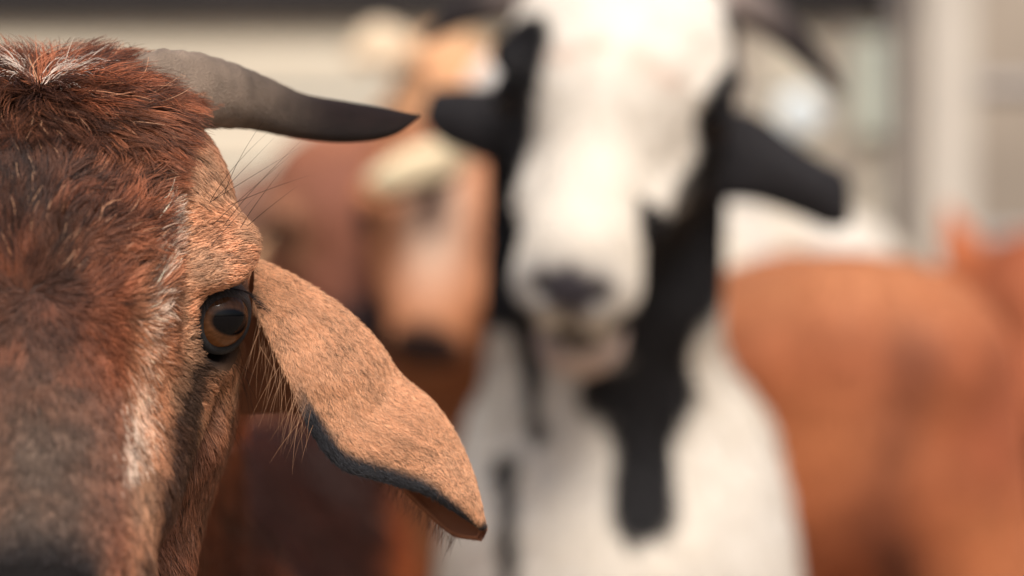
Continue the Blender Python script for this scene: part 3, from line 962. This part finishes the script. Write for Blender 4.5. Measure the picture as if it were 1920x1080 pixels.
# ---- black and white goat in the middle
HB = Frame(P(1147, 205, 1.90), rot(R_(-9), R_(8), R_(43)), 1.10)
BB = Frame(P(1140, 0, 2.04)*[1, 1, 0], rot(R_(-10), 0, 0), 1.06)
B_PATCH = [((1325, 250, 1.97), (1250, 430, 1.97), .034), ((1238, 430, 1.96), (1210, 740, 1.97), .041), ((1208, 745, 1.97), (1204, 950, 1.97), .027), ((1125, 745, 1.94), (1190, 705, 1.97), .017),  # last capsule: shade under the chin put in as black coat
           ((985, 640, 1.93), (1003, 815, 1.95), .013), ((1000, 500, 1.96), (985, 650, 1.93), .013), ((950, 870, 1.97), (955, 1180, 1.97), .012), ((935, 280, 1.97), (950, 530, 1.99), .040),
           ((1350, 60, 1.98), (1372, 300, 1.98), .016)]
def col_b(p, h, b):
    n1 = vnoise(p, .02, 61); x = h[:, 0]+(n1-.5)*.006; y = h[:, 1]; z = h[:, 2]
    c = np.tile(CREAM, (len(p), 1))
    c = mixc(c, WARM, vnoise(p, .12, 62)*.6)
    head = sstep(.105, .085, y)*sstep(.20, .18, np.linalg.norm(h, axis=1))
    # black from the cheeks back, leaving a white blaze and white muzzle
    rb = np.interp(y, [-.16, -.118, -.108, -.088, -.083, -.06, -.03, .0, .03, .08], [.08, .08, .036, .034, .052, .056, .064, .072, .082, .084])
    lb = np.interp(y, [-.16, -.10, -.085, -.05, .0, .02, .035, .08], [-.09, -.07, -.054, -.045, -.043, -.052, -.084, -.088])
    k = np.maximum(sstep(rb-.003, rb+.003, x), sstep(lb+.003, lb-.003, x))
    low = sstep(-.055, -.068, z)*sstep(-.085, -.075, y)
    k = np.maximum(k, low)*head
    c = mixc(c, BLACK, k)
    pinkish = sstep(.20, .19, np.linalg.norm(h, axis=1))*sstep(-.100, -.108, z)*sstep(-.075, -.090, y)*sstep(.05, .03, np.abs(h[:, 0]))
    c = mixc(c, srgb(214, 190, 176), pinkish*.9)
    # grey nose pad running down to the lip
    nose = np.exp(-(((h[:, 0])/.026)**2+((y+.157)/.020)**2+((z+.033)/.020)**2)**2)
    nose = np.maximum(nose, np.exp(-(h[:, 0]/.005)**2)*sstep(-.145, -.152, y)*sstep(-.070, -.055, z))
    nose = np.maximum(nose, np.exp(-(((np.abs(h[:, 0])-.019)/.012)**2+((y+.152)/.018)**2+((z+.032)/.015)**2)))
    c = mixc(c, srgb(72, 68, 74), np.clip(nose*1.2, 0, 1)*head)
    c = mixc(c, srgb(40, 30, 30), np.exp(-((z+.100)/.006)**2)*(y < -.09)*(np.abs(h[:, 0]) < .035)*.9*head)
    n3 = vnoise(p, .05, 63)-.5
    brow = np.exp(-(line_dist(p, [(1045, 108, 1.85), (1125, 92, 1.85)])/.006)**2)+np.exp(-(line_dist(p, [(1185, 108, 1.85), (1262, 158, 1.85)])/.007)**2)
    c = mixc(c, srgb(196, 160, 138), np.clip(brow, 0, 1)*.6*head)
    for a, e, r in B_PATCH:
        a = P(*a); e = P(*e); d = seg_dist(p*[1, .12, 1], a*[1, .12, 1], e*[1, .12, 1])+(n1-.5)*.008+n3*.012
        w_ = sstep(r+.003, r-.004, d)*(1-head*sstep(.02, -.02, y)*sstep(-.06, -.05, z))*(p[:, 1] < 2.3)*(1-pinkish)
        c = mixc(c, BLACK, w_)
    return c
bw = make_goat('goat', 'black and white horned goat with a broad white blaze, standing in the middle', GRP, HB, BB, P(1130, 640, 2.06), col_b, jaw=.034, extra_head=[('ell', (.019, -.132, -.062), (.023, .025, .028), .02), ('ell', (0, -.112, -.124), (.030, .030, .018), .02)], narrow=.97,
               fine=.005, coarse=.014, neck_r=(.066, .084), hide_k=.9, extra=[('cone', tuple(P(1135, 560, 2.04)), tuple(P(1130, 900, 2.08)), .058, .090, .05), ('cone', tuple(P(962, 250, 2.02)), tuple(P(975, 580, 2.01)), .020, .026, .03), ('cone', tuple(P(1315, 260, 2.04)), tuple(P(1262, 580, 2.01)), .024, .034, .03)])
simple_coat(bw[0], bw[1], bw[2], bw[3], bw[4], bw[5], HB, BB, col_b, n=70000)
rB, bB = bw[0], bw[1]
hl = np.array([P(*q) for q in [(1075, 25, 1.98), (1010, -12, 1.99), (935, 5, 2.0), (865, 30, 2.01), (800, 78, 2.02)]])
make_horn(rB, bB, hl, np.array([52, 44, 34, 24, 6])/FOC*2.0, srgb(150, 134, 126), srgb(44, 36, 36), rings=.03)
hl = np.array([P(*q) for q in [(1235, 25, 1.98), (1310, -12, 1.99), (1395, 12, 2.0), (1470, 62, 2.01), (1530, 120, 2.02), (1580, 178, 2.02)]])
make_horn(rB, bB, hl, np.array([54, 48, 38, 30, 21, 4])/FOC*2.0, srgb(150, 134, 126), srgb(44, 36, 36), rings=.03)
EB = srgb(26, 23, 25)
cen = np.array([P(*q) for q in [(1325, 300, 1.98), (1375, 300, 1.975), (1425, 310, 1.97), (1475, 332, 1.965), (1530, 358, 1.96), (1570, 380, 1.96), (1598, 402, 1.96)]])
leaf_ear(rB, bB, cen, np.array([104, 92, 74, 60, 54, 48, 26])/FOC*1.97, (.45, 0, 1), (0, -1, .3), EB)
cen = np.array([P(*q) for q in [(975, 235, 1.98), (940, 240, 1.985), (905, 236, 1.99), (870, 228, 1.995), (835, 222, 2.0), (812, 216, 2.0), (795, 212, 2.005)]])
leaf_ear(rB, bB, cen, np.array([80, 78, 70, 64, 56, 44, 20])/FOC*1.99, (-.1, 0, 1), (-.3, -1, .3), EB)

def plain(c0, c1=None, face=None, muzzle=None, ring=None, mark=None, seed=70):
    c1 = c0 if c1 is None else c1
    def f(p, h, b):
        c = mixc(np.tile(c0, (len(p), 1)), c1, vnoise(p, .11, seed)); hd = sstep(.12, .09, h[:, 1])*sstep(.20, .18, np.linalg.norm(h, axis=1))
        c = c*(.88+.24*vnoise(p, .02, seed+1))[:, None]
        if face is not None: c = mixc(c, face, hd*sstep(.05, .0, h[:, 1]))
        if ring is not None: c = mixc(c, ring, hd*np.exp(-(eye_dist(h)/.035)**2)*.9)
        if mark is not None:
            dm = np.sqrt((h[:, 0]/.013)**2+((h[:, 1]+.040)/.030)**2)
            c = mixc(c, srgb(220, 196, 174), hd*sstep(-.02, .0, h[:, 2])*np.exp(-(dm/2.2)**2)*.9)
            c = mixc(c, mark, hd*sstep(-.02, .0, h[:, 2])*np.exp(-dm**3)); c = mixc(c, srgb(46, 28, 24), hd*sstep(-.138, -.148, h[:, 1]))
        if muzzle is not None: c = mixc(c, muzzle, hd*sstep(-.105, -.135, h[:, 1]))
        c = mixc(c, srgb(40, 26, 22), hd*np.exp(-(eye_dist(h)/.020)**4)*.8)
        return c
    return f

def other(label, H, B, mid, colf, ears=None, horns=None, n=40000, **kw):
    g = make_goat('goat', label, GRP, H, B, mid, colf, fine=.007, coarse=.018, **kw)
    simple_coat(g[0], g[1], g[2], g[3], g[4], g[5], H, B, colf, n=n)
    if ears: ear_pair(g[0], g[1], H, **ears)
    if horns is not None: horn_pair(g[0], g[1], H, **horns)
    return g

# ---- rump of the orange brown goat on the right
cf0 = plain(srgb(192, 118, 74), srgb(154, 82, 54), face=srgb(150, 84, 54), muzzle=srgb(90, 50, 36))
def cf(p, h, b):
    c = cf0(p, h, b); n = vnoise(p, .04, 91)-.5
    d = line_dist(p, [(1725, 640, 2.1), (1690, 800, 2.1), (1660, 990, 2.1)])+n*.03
    c = mixc(c, srgb(92, 48, 36), np.exp(-(d/.034)**2)*.55)  # shading of the rump's crease put into the coat colour
    d = line_dist(p, [(1700, 1060, 2.1), (1720, 1120, 2.1)]); c = mixc(c, srgb(40, 24, 22), np.exp(-(d/.022)**2)*.9)  # shaded gap between the legs painted as a dark spot
    return mixc(c, srgb(204, 140, 96), sstep(.72, .84, p[:, 2])*.6)  # light on the upper rump put into the coat colour
Bf = Frame((.352, 2.98, 0), rot(R_(176), 0, 0), 1.17)
Hf = Frame((.40, 3.34, .60), rot(R_(196), 0, R_(30)), 1.0)
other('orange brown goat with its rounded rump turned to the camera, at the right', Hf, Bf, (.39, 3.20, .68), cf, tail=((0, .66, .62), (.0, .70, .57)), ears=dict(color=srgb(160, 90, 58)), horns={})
# ---- white goat behind it
cf = plain(CREAM, WARM)
Bg = Frame((.07, 3.50, 0), rot(R_(-32), 0, 0), 1.32)
Hg = Frame((.06, 3.25, 1.06), rot(R_(-30), 0, R_(35)), 1.0)
other('cream white goat whose pale back shows behind the orange brown rump', Hg, Bg, (.08, 3.38, .95), cf, ears=dict(color=CREAM), horns={})
# ---- orange goat cut by the right edge
cf = plain(srgb(168, 94, 58), srgb(150, 80, 50), face=srgb(170, 96, 62))
Bh = Frame((.90, 3.62, 0), rot(R_(-25), 0, 0), 1.05)
Hh = Frame(P(1955, 600, 3.35), rot(R_(-15), 0, R_(40)), 1.15)
other('reddish goat at the right edge with only an ear and cheek showing', Hh, Bh, (.86, 3.52, .72), cf, ears=dict(color=srgb(176, 100, 62), droop=-.75, out=.6, L=.13), horns=None)
# ---- tan goat between the ear of the first goat and the black and white goat
cf = plain(srgb(178, 118, 80), srgb(166, 104, 68), face=srgb(188, 124, 84), mark=srgb(80, 46, 34), muzzle=None)
Hc = Frame(P(832, 420, 2.60), rot(R_(-6), R_(3), R_(42)), 1.05)
Bc = Frame((-.02, 2.90, 0), rot(R_(18), 0, 0), 1.05)
gc = other('tan faced goat with a cream ear, peering past the black and white goat', Hc, Bc, P(850, 560, 2.82), cf, ears=dict(color=srgb(160, 104, 70), only=1, droop=.9), horns=None)
cen = np.array([P(*q) for q in [(880, 292, 2.56), (850, 298, 2.53), (820, 304, 2.51), (785, 313, 2.50), (750, 324, 2.49), (715, 335, 2.49), (690, 342, 2.49)]])
leaf_ear(gc[0], gc[1], cen, np.array([28, 36, 40, 40, 38, 28, 5])/FOC*2.5, (.2, 0, 1), (-.1, -1, .4), srgb(226, 208, 172), inner=srgb(44, 36, 38))
# ---- dark brown goat farther left
cf = plain(srgb(168, 108, 80), srgb(92, 54, 42), face=srgb(140, 88, 68), ring=srgb(196, 146, 108), muzzle=srgb(50, 38, 40))
He = Frame(P(655, 420, 2.75), rot(R_(12), R_(-6), R_(46)), 1.0)
Be = Frame((-.30, 3.05, 0), rot(R_(-25), 0, 0), 1.08)
other('dark brown goat seen under the front goat\'s horn, head lowered', He, Be, P(640, 520, 2.98), cf, ears=dict(color=srgb(120, 86, 70), droop=.7), horns=None)
# ---- peach coloured goat at the back
cf = plain(srgb(208, 160, 118), srgb(214, 184, 146), face=srgb(222, 168, 124))
Hd = Frame(P(850, 185, 3.40), rot(R_(20), R_(24), R_(40)), .95)
Bd = Frame((-.10, 3.70, 0), rot(R_(30), 0, 0), 1.30)
other('peach coloured goat at the back with only its head above the others', Hd, Bd, P(800, 330, 3.62), cf, ears=dict(color=srgb(222, 200, 170), droop=.35, L=.17), horns=None)
